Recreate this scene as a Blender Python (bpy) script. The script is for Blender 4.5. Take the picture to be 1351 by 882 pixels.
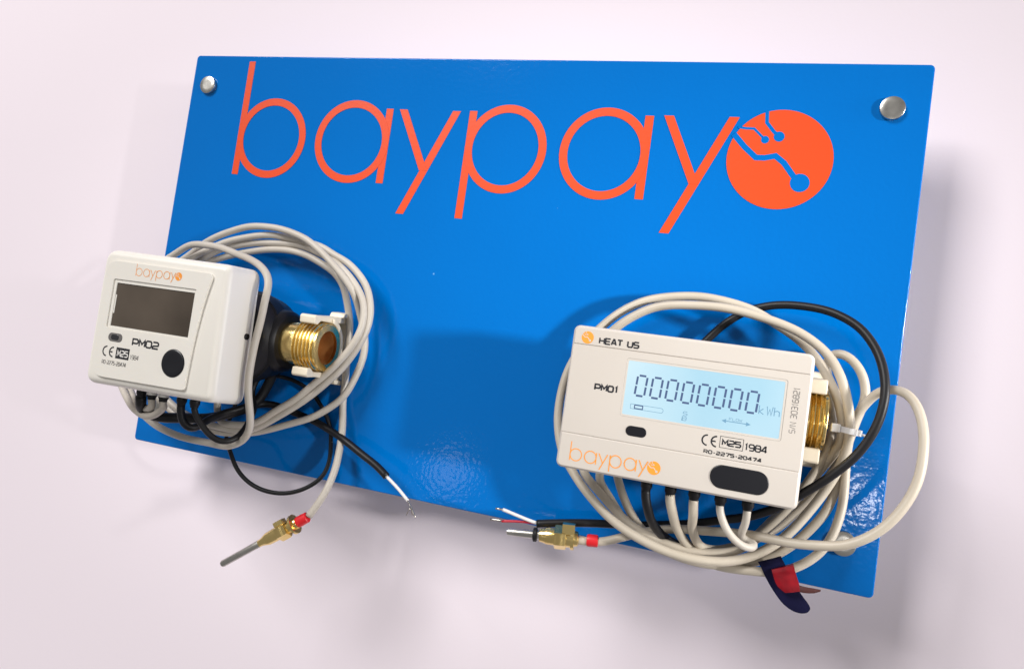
import bpy, bmesh, math, random
from mathutils import Vector, Matrix

random.seed(7)
scene = bpy.context.scene
for o in list(bpy.data.objects):
    bpy.data.objects.remove(o, do_unlink=True)
col = scene.collection

# All measures below are millimetres in the frame of the blue board:
# x to the right, d out of the board towards the viewer, z up; origin at the board's lower left front corner.
def V(x, d, z):
    return Vector((x * .001, -d * .001, z * .001))

# ---------------------------------------------------------------- camera
cam_data = bpy.data.cameras.new("camera")
cam = bpy.data.objects.new("camera", cam_data)
col.objects.link(cam)
CR = (0.94142197, 0.14140165, -0.30615395)      # camera right in (x, z, d)
CD = (0.11928356, -0.98878293, -0.08988738)     # camera down
CF = (-0.31543002, 0.04810283, -0.94772887)     # camera forward
def W3(a):
    return Vector((a[0], -a[2], a[1]))
right, up, back = W3(CR), -W3(CD), -W3(CF)
loc = V(514.4717, 543.4299, 120.9753)
cam.matrix_world = Matrix(((right.x, up.x, back.x, loc.x), (right.y, up.y, back.y, loc.y),
                           (right.z, up.z, back.z, loc.z), (0, 0, 0, 1)))
cam_data.sensor_width = 36.0
cam_data.lens = 1000.0 / 1351.0 * 36.0
cam_data.shift_y = -21.5 / 1351.0
cam_data.clip_start = .01
cam_data.clip_end = 50.0
scene.camera = cam

# ---------------------------------------------------------------- light
world = bpy.data.worlds.new("World")
scene.world = world
world.use_nodes = True
bg = world.node_tree.nodes["Background"]
bg.inputs[0].default_value = (1.0, .985, .985, 1)
bg.inputs[1].default_value = .26

def area(name, pos, target, size, power, color=(1, 1, 1), size_y=None, shape=None, spread=None):
    l = bpy.data.lights.new(name, 'AREA')
    l.energy = power
    l.color = color
    l.size = size
    if size_y:
        l.shape = 'RECTANGLE'
        l.size_y = size_y
    if shape:
        l.shape = shape
    if spread:
        l.spread = math.radians(spread)
    o = bpy.data.objects.new(name, l)
    col.objects.link(o)
    p, t = V(*pos), V(*target)
    o.location = p
    o.rotation_euler = (t - p).to_track_quat('-Z', 'Y').to_euler()
    return o

area("key_softbox", (-2050, 3600, 3350), (300, 0, 60), 1.85, 292.0, (1, .985, .975), 2.1)
area("side_fill", (3200, 215, 250), (150, 75, 110), .6, 50.0, (1, .985, .97), 1.4)  # added fill lamp, grazing: brightens right-facing sides, hardly the wall
sp = bpy.data.lights.new("right_spot", 'SPOT')
sp.energy = 500
sp.color = (1, .985, .965)
sp.shadow_soft_size = .12
sp.spot_size = math.radians(7.4)
sp.spot_blend = 1.0
spo = bpy.data.objects.new("right_spot", sp)
col.objects.link(spo)
spo.location = V(2700, 1180, 420)
spo.rotation_euler = (V(430, 0, 180) - V(2700, 1180, 420)).to_track_quat('-Z', 'Y').to_euler()
spo.scale = (1, 1.75, 1)
area("glint_spot", (731, 1080, -58), (587, 0, 61), .045, .36, (1, .98, .95), shape='DISK')  # small lamp added so its reflection glints at the board's lower right
area("far_glint_spot", (-124, 1080, -165), (301, 0, 25), .09, .07, (1, .98, .95), shape='DISK')  # another added lamp, mirrored as the glint near the board's bottom centre

vs = scene.view_settings
vs.view_transform = 'Standard'
vs.look = 'None'
vs.exposure = .03
vs.gamma = 1

# ---------------------------------------------------------------- materials
def srgb(r, g, b):
    f = lambda c: (c / 255 / 12.92) if c / 255 <= .04045 else ((c / 255 + .055) / 1.055) ** 2.4
    return (f(r), f(g), f(b), 1)

def mat(name, color, rough=.5, metal=0, coat=0, spec=.5, noise=None, bump=None, rnoise=None, trans=0, sss=0, alpha=1):
    """noise=(scale, amount, darker colour), bump=(scale, strength, distance), rnoise=(scale, amount)"""
    m = bpy.data.materials.new(name)
    m.use_nodes = True
    nt = m.node_tree
    p = nt.nodes["Principled BSDF"]
    p.inputs["Base Color"].default_value = color
    p.inputs["Roughness"].default_value = rough
    p.inputs["Metallic"].default_value = metal
    p.inputs["Coat Weight"].default_value = coat
    p.inputs["Coat Roughness"].default_value = .06
    p.inputs["Specular IOR Level"].default_value = spec
    p.inputs["Transmission Weight"].default_value = trans
    p.inputs["Alpha"].default_value = alpha
    if sss:
        p.inputs["Subsurface Weight"].default_value = sss
        p.inputs["Subsurface Radius"].default_value = (.002, .0015, .001)
        p.inputs["Subsurface Scale"].default_value = 1
    tc = nt.nodes.new("ShaderNodeTexCoord")
    def nz(scale, detail=4):
        n = nt.nodes.new("ShaderNodeTexNoise")
        n.inputs["Scale"].default_value = scale
        n.inputs["Detail"].default_value = detail
        nt.links.new(tc.outputs["Object"], n.inputs["Vector"])
        return n
    if noise:
        n = nz(noise[0])
        r = nt.nodes.new("ShaderNodeMapRange")
        r.inputs["From Min"].default_value = .35
        r.inputs["From Max"].default_value = .75
        r.inputs["To Max"].default_value = noise[1]
        nt.links.new(n.outputs["Fac"], r.inputs["Value"])
        mx = nt.nodes.new("ShaderNodeMix")
        mx.data_type = 'RGBA'
        mx.inputs["A"].default_value = color
        mx.inputs["B"].default_value = noise[2]
        nt.links.new(r.outputs["Result"], mx.inputs["Factor"])
        nt.links.new(mx.outputs["Result"], p.inputs["Base Color"])
    if rnoise:
        n = nz(rnoise[0])
        r = nt.nodes.new("ShaderNodeMapRange")
        r.inputs["To Min"].default_value = max(.02, rough - rnoise[1])
        r.inputs["To Max"].default_value = rough + rnoise[1]
        nt.links.new(n.outputs["Fac"], r.inputs["Value"])
        nt.links.new(r.outputs["Result"], p.inputs["Roughness"])
    if bump:
        n = nz(bump[0], 1)
        b = nt.nodes.new("ShaderNodeBump")
        b.inputs["Strength"].default_value = bump[1]
        b.inputs["Distance"].default_value = bump[2]
        nt.links.new(n.outputs["Fac"], b.inputs["Height"])
        nt.links.new(b.outputs["Normal"], p.inputs["Normal"])
        if coat:
            nt.links.new(b.outputs["Normal"], p.inputs["Coat Normal"])
    return m

M = {}
M['wall'] = mat("wall_paint", (.82, .735, .785, 1), .9, noise=(1.2, .35, (.81, .725, .775, 1)), spec=.1, bump=(420, .06, .0006))
M['blue'] = mat("blue_gloss_paint", (.0, .136, .475, 1), .085, spec=.2, bump=(290, .14, .0007), noise=(9, .4, (.0, .122, .43, 1)), rnoise=(14, .05))
_nt = M['blue'].node_tree
_p = _nt.nodes["Principled BSDF"]
_tc = _nt.nodes.new("ShaderNodeTexCoord")
_vo = _nt.nodes.new("ShaderNodeTexVoronoi")
_vo.inputs["Scale"].default_value = 26
_nt.links.new(_tc.outputs["Object"], _vo.inputs["Vector"])
_lt = _nt.nodes.new("ShaderNodeMath")
_lt.operation = 'LESS_THAN'
_lt.inputs[1].default_value = .018
_nt.links.new(_vo.outputs["Distance"], _lt.inputs[0])
_mx = _nt.nodes.new("ShaderNodeMix")
_mx.data_type = 'RGBA'
_mx.inputs["B"].default_value = (.14, .34, .62, 1)
_nt.links.new(_lt.outputs[0], _mx.inputs["Factor"])
_src = _p.inputs["Base Color"].links[0].from_socket
_nt.links.new(_src, _mx.inputs["A"])
_nt.links.new(_mx.outputs["Result"], _p.inputs["Base Color"])
M['orange'] = mat("orange_vinyl", (.68, .062, .010, 1), .4, spec=.3, bump=(330, .1, .0005))
M['white_plastic'] = mat("white_plastic", srgb(228, 223, 214), .38, noise=(18, .4, srgb(220, 214, 204)), bump=(2600, .10, .0002), sss=.05)
M['cream_plastic'] = mat("cream_plastic", srgb(197, 189, 180), .42, noise=(16, .45, srgb(190, 181, 171)), bump=(2600, .12, .0002), sss=.05)
M['cable'] = mat("grey_cable_sheath", srgb(190, 182, 171), .48, noise=(30, .6, srgb(172, 163, 150)), bump=(900, .12, .0003))
M['cable_warm'] = mat("beige_cable_sheath", srgb(186, 176, 160), .46, noise=(26, .6, srgb(168, 156, 138)), bump=(900, .12, .0003))
M['black'] = mat("black_rubber", (.006, .006, .0075, 1), .45, spec=.3, noise=(60, .6, (.012, .011, .011, 1)))
M['black_plastic'] = mat("black_plastic", (.006, .0055, .007, 1), .42, spec=.3, rnoise=(60, .12), bump=(1500, .1, .0002))
M['rubber_button'] = mat("dark_rubber_button", (.007, .007, .010, 1), .34, spec=.4, bump=(1800, .1, .0002))
M['brass'] = mat("brass", (.92, .71, .30, 1), .23, metal=1, noise=(22, .6, (.66, .43, .14, 1)), rnoise=(40, .08))
M['brass_dark'] = mat("brass_bore", (.55, .27, .09, 1), .5, metal=.6, noise=(80, .6, (.25, .10, .03, 1)))
M['steel'] = mat("brushed_steel", (.56, .54, .50, 1), .3, metal=1, noise=(90, .6, (.38, .36, .32, 1)), rnoise=(120, .15))
M['red'] = mat("red_sleeve", (.62, .012, .018, 1), .38)
M['red_tag'] = mat("red_label", (.27, .005, .012, 1), .4, spec=.25, noise=(120, .9, (.10, .002, .006, 1)), bump=(110, .7, .0022))
M['navy'] = mat("navy_strap", (.004, .004, .026, 1), .8, spec=.15, bump=(2500, .5, .0004), noise=(50, .5, (.007, .006, .04, 1)))
M['maroon'] = mat("dark_red_strap", (.06, .010, .008, 1), .7)
M['white_wire'] = mat("white_wire", (.72, .70, .68, 1), .4)
M['red_wire'] = mat("red_wire", (.45, .01, .03, 1), .4)
M['copper'] = mat("tinned_copper", (.45, .42, .38, 1), .35, metal=1)
M['tie'] = mat("clear_nylon", (.78, .76, .75, 1), .3, trans=.35, sss=.1)
M['clip'] = mat("ivory_clip_plastic", srgb(228, 217, 196), .42, noise=(70, .5, srgb(212, 198, 172)))
M['lcd_off'] = mat("dark_display_glass", srgb(88, 78, 68), .09, spec=.5, noise=(14, 1, srgb(62, 54, 46)))  # mottled tone stands in for the uneven reflection in the glass
M['print_black'] = mat("black_print", (.012, .012, .016, 1), .5)
M['print_grey'] = mat("grey_print", (.13, .12, .115, 1), .5)
M['print_orange'] = mat("orange_print", srgb(240, 150, 50), .5)
M['print_white'] = mat("white_print", (.75, .72, .68, 1), .5)
M['segment'] = mat("display_segment", (.055, .09, .19, 1), .4)
M['segment_light'] = mat("display_icon", (.13, .27, .40, 1), .4)
M['window'] = mat("dark_sensor_window", (.02, .02, .024, 1), .12, coat=.5)
M['gland_nut'] = mat("clear_gland_nut", (.7, .68, .65, 1), .2)

m = bpy.data.materials.new("backlit_display")
m.use_nodes = True
nt = m.node_tree
p = nt.nodes["Principled BSDF"]
tc = nt.nodes.new("ShaderNodeTexCoord")
n = nt.nodes.new("ShaderNodeTexNoise")
n.inputs["Scale"].default_value = 11
n.inputs["Detail"].default_value = 1.5
nt.links.new(tc.outputs["Object"], n.inputs["Vector"])
cr = nt.nodes.new("ShaderNodeValToRGB")
cr.color_ramp.elements[0].position = .3
cr.color_ramp.elements[0].color = (.36, .61, .76, 1)
cr.color_ramp.elements[1].position = .72
cr.color_ramp.elements[1].color = (.80, .92, .95, 1)
nt.links.new(n.outputs["Fac"], cr.inputs["Fac"])
nt.links.new(cr.outputs["Color"], p.inputs["Emission Color"])
p.inputs["Emission Strength"].default_value = .64
p.inputs["Base Color"].default_value = (.16, .24, .28, 1)
p.inputs["Roughness"].default_value = .16
M['lcd_on'] = m

# ---------------------------------------------------------------- helpers
def tag(o, label=None, cat=None, group=None, kind=None):
    if label: o["label"] = label
    if cat: o["category"] = cat
    if group: o["group"] = group
    if kind: o["kind"] = kind
    return o

def link(name, me, material, parent=None, smooth=False):
    o = bpy.data.objects.new(name, me)
    col.objects.link(o)
    if material is not None:
        me.materials.append(material)
    if smooth:
        for f in me.polygons:
            f.use_smooth = True
    if parent is not None:
        o.parent = parent
        o.matrix_parent_inverse = parent.matrix_world.inverted()
    return o

def empty(name, pos):
    o = bpy.data.objects.new(name, None)
    o.empty_display_size = .01
    col.objects.link(o)
    o.location = V(*pos)
    o.matrix_world = Matrix.Translation(V(*pos))
    return o

def bevel(o, width, seg=3, angle=35):
    b = o.modifiers.new("bevel", 'BEVEL')
    b.width = width * .001
    b.segments = seg
    b.limit_method = 'ANGLE'
    b.angle_limit = math.radians(angle)
    b.harden_normals = False
    for f in o.data.polygons:
        f.use_smooth = True
    w = o.modifiers.new("normals", 'WEIGHTED_NORMAL')
    w.keep_sharp = True
    w.weight = 100
    return o

def mesh_from(verts, faces):
    me = bpy.data.meshes.new("mesh")
    me.from_pydata([V(*v) for v in verts], [], faces)
    bm = bmesh.new()
    bm.from_mesh(me)
    bmesh.ops.recalc_face_normals(bm, faces=bm.faces)
    bm.to_mesh(me)
    bm.free()
    return me

def round_rect(x0, z0, x1, z1, r, n=6):
    pts = []
    rs = r if isinstance(r, (list, tuple)) else (r, r, r, r)     # bl, br, tr, tl
    for (cx, cz, a0, rr) in ((x0 + rs[0], z0 + rs[0], 180, rs[0]), (x1 - rs[1], z0 + rs[1], 270, rs[1]),
                             (x1 - rs[2], z1 - rs[2], 0, rs[2]), (x0 + rs[3], z1 - rs[3], 90, rs[3])):
        for i in range(n + 1):
            a = math.radians(a0 + 90 * i / n)
            pts.append((cx + rr * math.cos(a), cz + rr * math.sin(a)))
    return pts

def round_poly(pts, radii, n=7):
    out = []
    k = len(pts)
    for i in range(k):
        p0, p1, p2 = Vector(pts[i - 1]), Vector(pts[i]), Vector(pts[(i + 1) % k])
        r = radii[i] if isinstance(radii, (list, tuple)) else radii
        if r <= 0:
            out.append(tuple(p1))
            continue
        a, b = (p0 - p1), (p2 - p1)
        r = min(r, a.length * .49, b.length * .49)
        a = p1 + a.normalized() * r
        b = p1 + b.normalized() * r
        for j in range(n + 1):
            t = j / n
            q = a.lerp(p1, t).lerp(p1.lerp(b, t), t)
            out.append((q.x, q.y))
    return out

def prism(name, outline, d0, d1, material, parent=None, bev=0, seg=3, outline_back=None):
    """outline in (x, z); front face at d1, back at d0 (optionally with another back outline)"""
    ob = outline_back or outline
    k = len(outline)
    v = [(x, d1, z) for x, z in outline] + [(x, d0, z) for x, z in ob]
    f = [list(range(k)), list(range(2 * k - 1, k - 1, -1))]
    f += [[i, i + k, (i + 1) % k + k, (i + 1) % k] for i in range(k)]
    o = link(name, mesh_from(v, f), material, parent)
    if bev:
        bevel(o, bev, seg)
    return o

def prism_holed(name, outline, holes, d0, d1, material, parent=None, bev=0):
    bm = bmesh.new()
    def ring(pts, d):
        vs_ = [bm.verts.new(V(x, d, z)) for x, z in pts]
        es = [bm.edges.new((vs_[i], vs_[(i + 1) % len(vs_)])) for i in range(len(vs_))]
        return vs_, es
    loops = [outline] + holes
    fr = [ring(l, d1) for l in loops]
    bk = [ring(l, d0) for l in loops]
    for s in (fr, bk):
        bmesh.ops.triangle_fill(bm, use_beauty=True, use_dissolve=False, edges=[e for l in s for e in l[1]])
    for (a, _), (b, _) in zip(fr, bk):
        k = len(a)
        for i in range(k):
            bm.faces.new((a[i], a[(i + 1) % k], b[(i + 1) % k], b[i]))
    bmesh.ops.recalc_face_normals(bm, faces=bm.faces)
    me = bpy.data.meshes.new(name)
    bm.to_mesh(me)
    bm.free()
    o = link(name, me, material, parent)
    if bev:
        bevel(o, bev, 2)
    return o

def box(name, x0, x1, d0, d1, z0, z1, material, parent=None, bev=0):
    return prism(name, [(x0, z0), (x1, z0), (x1, z1), (x0, z1)], d0, d1, material, parent, bev)

def frame(axis):
    a = axis.normalized()
    h = Vector((0, 0, 1)) if abs(a.z) < .9 else Vector((1, 0, 0))
    u = a.cross(h).normalized()
    return a, u, a.cross(u).normalized()

def lathe(name, origin, axis, profile, material, parent=None, n=40, closed=False, sharp=None, hexes=()):
    """profile: (distance along axis, radius) in mm; hexes = profile indices with a six-sided section"""
    o3, ax = Vector(origin), Vector(axis)
    a, u, w = frame(ax)
    v, f = [], []
    for k, (t, r) in enumerate(profile):
        for i in range(n):
            th = 2 * math.pi * i / n
            rr = r
            if k in hexes:
                s = (th + math.pi / 6) % (math.pi / 3) - math.pi / 6
                rr = r * math.cos(math.pi / 6) / math.cos(s)
            q = o3 + a * t + (u * math.cos(th) + w * math.sin(th)) * rr
            v.append(tuple(q))
    m_ = len(profile)
    for k in range(m_ - 1):
        for i in range(n):
            f.append([k * n + i, k * n + (i + 1) % n, (k + 1) * n + (i + 1) % n, (k + 1) * n + i])
    if not closed:
        f.append(list(range(n)))
        f.append([(m_ - 1) * n + i for i in range(n)][::-1])
    else:
        for i in range(n):
            f.append([(m_ - 1) * n + i, (m_ - 1) * n + (i + 1) % n, (i + 1) % n, i])
    o = link(name, mesh_from(v, f), material, parent, smooth=True)
    o.data.set_sharp_from_angle(angle=math.radians(35))
    return o

def catmull(pts, sub=8):
    p = [Vector(q) for q in pts]
    p = [p[0] * 2 - p[1]] + p + [p[-1] * 2 - p[-2]]
    out = []
    for i in range(1, len(p) - 2):
        p0, p1, p2, p3 = p[i - 1], p[i], p[i + 1], p[i + 2]
        t0 = 0
        t1 = t0 + max(1e-4, (p1 - p0).length ** .5)
        t2 = t1 + max(1e-4, (p2 - p1).length ** .5)
        t3 = t2 + max(1e-4, (p3 - p2).length ** .5)
        n_ = max(2, min(18, int((p2 - p1).length / 2.2)))
        for j in range(n_):
            t = t1 + (t2 - t1) * j / n_
            a1 = p0 * ((t1 - t) / (t1 - t0)) + p1 * ((t - t0) / (t1 - t0))
            a2 = p1 * ((t2 - t) / (t2 - t1)) + p2 * ((t - t1) / (t2 - t1))
            a3 = p2 * ((t3 - t) / (t3 - t2)) + p3 * ((t - t2) / (t3 - t2))
            b1 = a1 * ((t2 - t) / (t2 - t0)) + a2 * ((t - t0) / (t2 - t0))
            b2 = a2 * ((t3 - t) / (t3 - t1)) + a3 * ((t - t1) / (t3 - t1))
            out.append(b1 * ((t2 - t) / (t2 - t1)) + b2 * ((t - t1) / (t2 - t1)))
    out.append(p[-2])
    return out

def tube(name, pts, r, material, parent=None, n=14, smooth_pass=6, raw=False):
    c = [Vector(q) for q in pts] if raw else catmull(pts)
    for _ in range(smooth_pass):
        c = [c[0]] + [(c[i - 1] + c[i] * 2 + c[i + 1]) / 4 for i in range(1, len(c) - 1)] + [c[-1]]
    if not callable(r) and len(c) > 40:
        ph = [random.uniform(0, 6.28) for _ in range(6)]
        acc = 0
        for i in range(2, len(c) - 2):
            acc += (c[i] - c[i - 1]).length
            e = min(1, i / 12, (len(c) - 1 - i) / 12) * .38
            c[i] = c[i] + Vector((math.sin(acc * .06 + ph[0]) + .6 * math.sin(acc * .14 + ph[1]), 0, math.sin(acc * .05 + ph[2]) + .6 * math.sin(acc * .15 + ph[3]))) * (e * .42)
    v, f = [], []
    t = (c[1] - c[0]).normalized()
    a, u, w = frame(t)
    for i, q in enumerate(c):
        t2 = (c[min(i + 1, len(c) - 1)] - c[max(i - 1, 0)]).normalized()
        rot = t.rotation_difference(t2)
        u = rot @ u
        u = (u - t2 * u.dot(t2)).normalized()
        w = t2.cross(u)
        t = t2
        rr = r(i / (len(c) - 1)) if callable(r) else r
        for k in range(n):
            th = 2 * math.pi * k / n
            v.append(tuple(q + (u * math.cos(th) + w * math.sin(th)) * rr))
    for i in range(len(c) - 1):
        for k in range(n):
            f.append([i * n + k, i * n + (k + 1) % n, (i + 1) * n + (k + 1) % n, (i + 1) * n + k])
    f.append(list(range(n)))
    f.append([(len(c) - 1) * n + k for k in range(n)][::-1])
    o = link(name, mesh_from(v, f), material, parent, smooth=True)
    return o

def sphere_profile(r, n=8):
    return [(r - r * math.cos(math.pi / 2 * i / n), r * math.sin(math.pi / 2 * i / n)) for i in range(n + 1)]

# flat strokes (print and vinyl): each stroke is one mitred ribbon of a given width
def ribbon(v, f, pts, w, d, closed=False, thick=.0):
    p = [Vector(q) for q in pts]
    k = len(p)
    base = len(v)
    for i in range(k):
        if closed == 1:
            a, b = (p[i] - p[i - 1]), (p[(i + 1) % k] - p[i])
        else:
            a = p[i] - p[i - 1] if i > 0 else p[1] - p[0]
            b = p[i + 1] - p[i] if i < k - 1 else p[-1] - p[-2]
        a, b = a.normalized(), b.normalized()
        na, nb = Vector((-a.y, a.x)), Vector((-b.y, b.x))
        nn = (na + nb)
        if nn.length < 1e-6:
            nn = na
        nn.normalize()
        s = w / 2 / max(.45, nn.dot(na))
        for q in (p[i] + nn * s, p[i] - nn * s):
            v.append((q.x, d, q.y))
    if closed == 2:                                # slanted bar with level ends
        del v[base:]
        h = w / 2 * (p[1] - p[0]).length / abs(p[1].y - p[0].y)
        for q in p:
            v.append((q.x - h, d, q.y))
            v.append((q.x + h, d, q.y))
    last = k if closed == 1 else k - 1
    for i in range(last):
        j = (i + 1) % k
        f.append([base + 2 * i, base + 2 * i + 1, base + 2 * j + 1, base + 2 * j])

def circle(cx, cz, r, n=48, a0=0, a1=360):
    full = abs(a1 - a0) >= 360
    m_ = n if full else n + 1
    return [(cx + r * math.cos(math.radians(a0 + (a1 - a0) * i / n)), cz + r * math.sin(math.radians(a0 + (a1 - a0) * i / n))) for i in range(m_)]

def flat(name, strokes, d, material, parent, step=.04):
    """strokes: (points, width, closed)"""
    v, f = [], []
    for i, (pts, w, closed) in enumerate(strokes):
        ribbon(v, f, pts, w, d + i * step, closed)
    return link(name, mesh_up(v, f), material, parent)

def mesh_up(v, f):
    me = bpy.data.meshes.new("mesh")
    me.from_pydata([V(*q) for q in v], [], f)
    bm = bmesh.new()
    bm.from_mesh(me)
    for fc in bm.faces:
        fc.normal_update()
        if fc.normal.y > 0:
            fc.normal_flip()
    bm.to_mesh(me)
    bm.free()
    return me

def flat_poly(name, outline, d, material, parent):
    return link(name, mesh_up([(x, d, z) for x, z in outline], [list(range(len(outline)))]), material, parent)

# a wide square stroke alphabet for the print on the meters
q_ = .18
RND = [(q_, 0), (1 - q_, 0), (1, q_), (1, 1 - q_), (1 - q_, 1), (q_, 1), (0, 1 - q_), (0, q_)]
GL = {
 'H': [([(0, 0), (0, 1)], 0), ([(1, 0), (1, 1)], 0), ([(0, .5), (1, .5)], 0)],
 'E': [([(1, 0), (0, 0), (0, 1), (1, 1)], 0), ([(0, .5), (.9, .5)], 0)],
 'A': [([(0, 0), (.42, 1), (.58, 1), (1, 0)], 0), ([(.17, .3), (.83, .3)], 0)],
 'T': [([(0, 1), (1, 1)], 0), ([(.5, 1), (.5, 0)], 0)],
 'U': [([(0, 1), (0, q_), (q_, 0), (1 - q_, 0), (1, q_), (1, 1)], 0)],
 'S': [([(0, 0), (1 - q_, 0), (1, q_), (1, .5 - .08), (1 - .1, .5), (.1, .5), (0, .58), (0, 1 - q_), (q_, 1), (1, 1)], 0)],
 'P': [([(0, 0), (0, 1), (1 - q_, 1), (1, 1 - q_), (1, .5), (1 - q_, .34), (0, .34)], 0)],
 'M': [([(0, 0), (0, 1), (.5, .35), (1, 1), (1, 0)], 0)],
 'O': [(RND, 1)], '0': [(RND, 1)],
 '1': [([(.25, .8), (.6, 1), (.6, 0)], 0)],
 '2': [([(0, 1), (1 - q_, 1), (1, 1 - q_), (1, .55), (.9, .47), (.12, .38), (0, .28), (0, 0), (1, 0)], 0)],
 '3': [([(0, 1), (1 - q_, 1), (1, 1 - q_), (1, q_), (1 - q_, 0), (0, 0)], 0), ([(.25, .52), (1, .52)], 0)],
 '4': [([(.75, 0), (.75, 1), (.62, 1), (0, .3), (0, .26), (1, .26)], 0)],
 '5': [([(0, 0), (1 - q_, 0), (1, q_), (1, .42), (1 - q_, .56), (0, .56), (0, 1), (1, 1)], 0)],
 '6': [([(.9, 1), (q_, 1), (0, 1 - q_), (0, q_), (q_, 0), (1 - q_, 0), (1, q_), (1, .42), (1 - q_, .56), (0, .56)], 0)],
 '7': [([(0, 1), (1, 1), (1, .9), (.4, 0)], 0)],
 '8': [(RND, 1), ([(0, .52), (1, .52)], 0)],
 '9': [([(.1, 0), (1 - q_, 0), (1, q_), (1, 1 - q_), (1 - q_, 1), (q_, 1), (0, 1 - q_), (0, .58), (q_, .44), (1, .44)], 0)],
 'R': [([(0, 0), (0, 1), (1 - q_, 1), (1, 1 - q_), (1, .55), (1 - q_, .4), (0, .4)], 0), ([(.55, .4), (1, 0)], 0)],
 'B': [([(0, 0), (0, 1), (1 - q_, 1), (1, 1 - q_), (1, q_), (1 - q_, 0), (0, 0)], 1), ([(0, .52), (1, .52)], 0)],
 'N': [([(0, 0), (0, 1), (1, 0), (1, 1)], 0)],
 'F': [([(0, 0), (0, 1), (1, 1)], 0), ([(0, .5), (.85, .5)], 0)],
 'L': [([(0, 1), (0, 0), (1, 0)], 0)],
 'W': [([(0, 1), (.22, 0), (.5, .7), (.78, 0), (1, 1)], 0)],
 'C': [([(1, 1), (q_, 1), (0, 1 - q_), (0, q_), (q_, 0), (1, 0)], 0)],
 'k': [([(0, 0), (0, 1)], 0), ([(.7, .65), (.05, .3), (.8, 0)], 0)],
 'h': [([(0, 0), (0, 1)], 0), ([(0, .5), (.5, .62), (.85, .5), (.85, 0)], 0)],
 '-': [([(.15, .45), (.85, .45)], 0)],
 '/': [([(.1, 0), (.9, 1)], 0)],
 ' ': [],
}
def text(name, s, x, z, h, cw, gap, stroke, d, material, parent, angle=0, narrow='1-/ '):
    ca, sa = math.cos(math.radians(angle)), math.sin(math.radians(angle))
    st, cx = [], 0
    for ch in s:
        w = cw * (.6 if ch in narrow else 1)
        for pts, cl in GL[ch]:
            q = [(cx + a * w, b * h) for a, b in pts]
            st.append(([(x + a * ca - b * sa, z + a * sa + b * ca) for a, b in q], stroke, bool(cl)))
        cx += w + gap
    return flat(name, st, d, material, parent, .01)

def ce_mark(parent, x, z, h, d, material):
    w = h * .13
    r = h / 2
    flat("conformity_mark", [(circle(x + r, z + r, r - w / 2, 20, 90, 270), w, False),
                  (circle(x + r * 2.55, z + r, r - w / 2, 20, 90, 270), w, False),
                  ([(x + r * 1.6, z + r), (x + r * 2.4, z + r)], w, False)], d, material, parent, .01)

# the brand word: strokes in board millimetres, also used small on the meters
LW = 6.3
def ell(cx, cz, rx, rz, n=72):
    return [(cx + rx * math.cos(2 * math.pi * i / n), cz + rz * math.sin(2 * math.pi * i / n)) for i in range(n)]
WORD = [
 ('b', [([(61.5, 243.2), (61.5, 344.3)], 0), (ell(93.0, 276.8, 31.5, 31.9), 1)]),
 ('a', [([(204.0, 244.2), (204.0, 306.4)], 0), (ell(172.4, 277.5, 31.6, 31.9), 1)]),
 ('y', [([(263.6, 306.4), (226.2, 220.6)], 2), ([(216.4, 306.2), (241.5, 257.0)], 2)]),
 ('p', [([(277.9, 220.8), (277.9, 307.0)], 0), (ell(308.3, 277.9, 30.4, 31.9), 1)]),
 ('a', [([(416.9, 246.0), (416.9, 308.2)], 0), (ell(386.2, 278.4, 30.7, 31.7), 1)]),
 ('y', [([(476.8, 309.4), (438.0, 222.8)], 2), ([(430.8, 308.8), (454.5, 259.6)], 2)]),
]
DISC = (509.8, 280.7, 35.0)
TR = [  # the conductor tracks of the round emblem: points, width, node radius
 ([(477.6, 0, 297.2), (485.7, 0, 288.6), (494.4, 0, 281.1), (500.4, 0, 281.2), (507.3, 0, 282.9), (513.3, 0, 278.4), (522.3, 0, 267.2), (525.2, 0, 265.0)], 4.0, 6.4),
 ([(480.0, 0, 302.2), (485.3, 0, 301.6), (490.9, 0, 301.6), (494.9, 0, 297.9), (499.1, 0, 294.0)], 1.7, 2.7),
 ([(498.2, 0, 314.1), (498.9, 0, 306.2), (504.2, 0, 300.0), (508.1, 0, 296.6)], 2.5, 3.6),
]
TR = [([(p_[0], p_[2]) for p_ in a], b, c) for a, b, c in TR]

def brand_small(parent, x, z, s, d, ink, ground, stroke=7.0, simple=False):
    """small brand word; x, z is where the foot of the b stands"""
    X = lambda q: (x + (q[0] - 58.6) * s, z + (q[1] - 243.2) * s)
    st = []
    for ch, parts in WORD:
        for pts, cl in parts:
            st.append(([X(q) for q in pts], stroke * s, cl))
    flat("brand_lettering", st, d, ink, parent, .01)
    emblem(parent, X((DISC[0], DISC[1])), DISC[2] * s, d, ink, ground)

def emblem(parent, c, r, d, ink, ground):
    o = flat_poly("emblem", circle(c[0], c[1], r, 40), d, ink, parent)
    s = r / DISC[2]
    st = []
    for pts, w, nr in TR:
        q = [(c[0] + (a - DISC[0]) * s, c[1] + (b - DISC[1]) * s) for a, b in pts]
        st.append((q, w * s, False))
        st.append((circle(q[-1][0], q[-1][1], nr * s * .5, 16), nr * s * .99, True))
    flat("track", st, d + .03, ground, o, .01)
    return o

# ---------------------------------------------------------------- setting
GAP = 56
v = [(-2600, -4 - GAP, -1800), (3200, -4 - GAP, -1800), (3200, -4 - GAP, 2200), (-2600, -4 - GAP, 2200)]
wall = link("wall", mesh_up(v, [[0, 1, 2, 3]]), M['wall'])
tag(wall, kind="structure")

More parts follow.
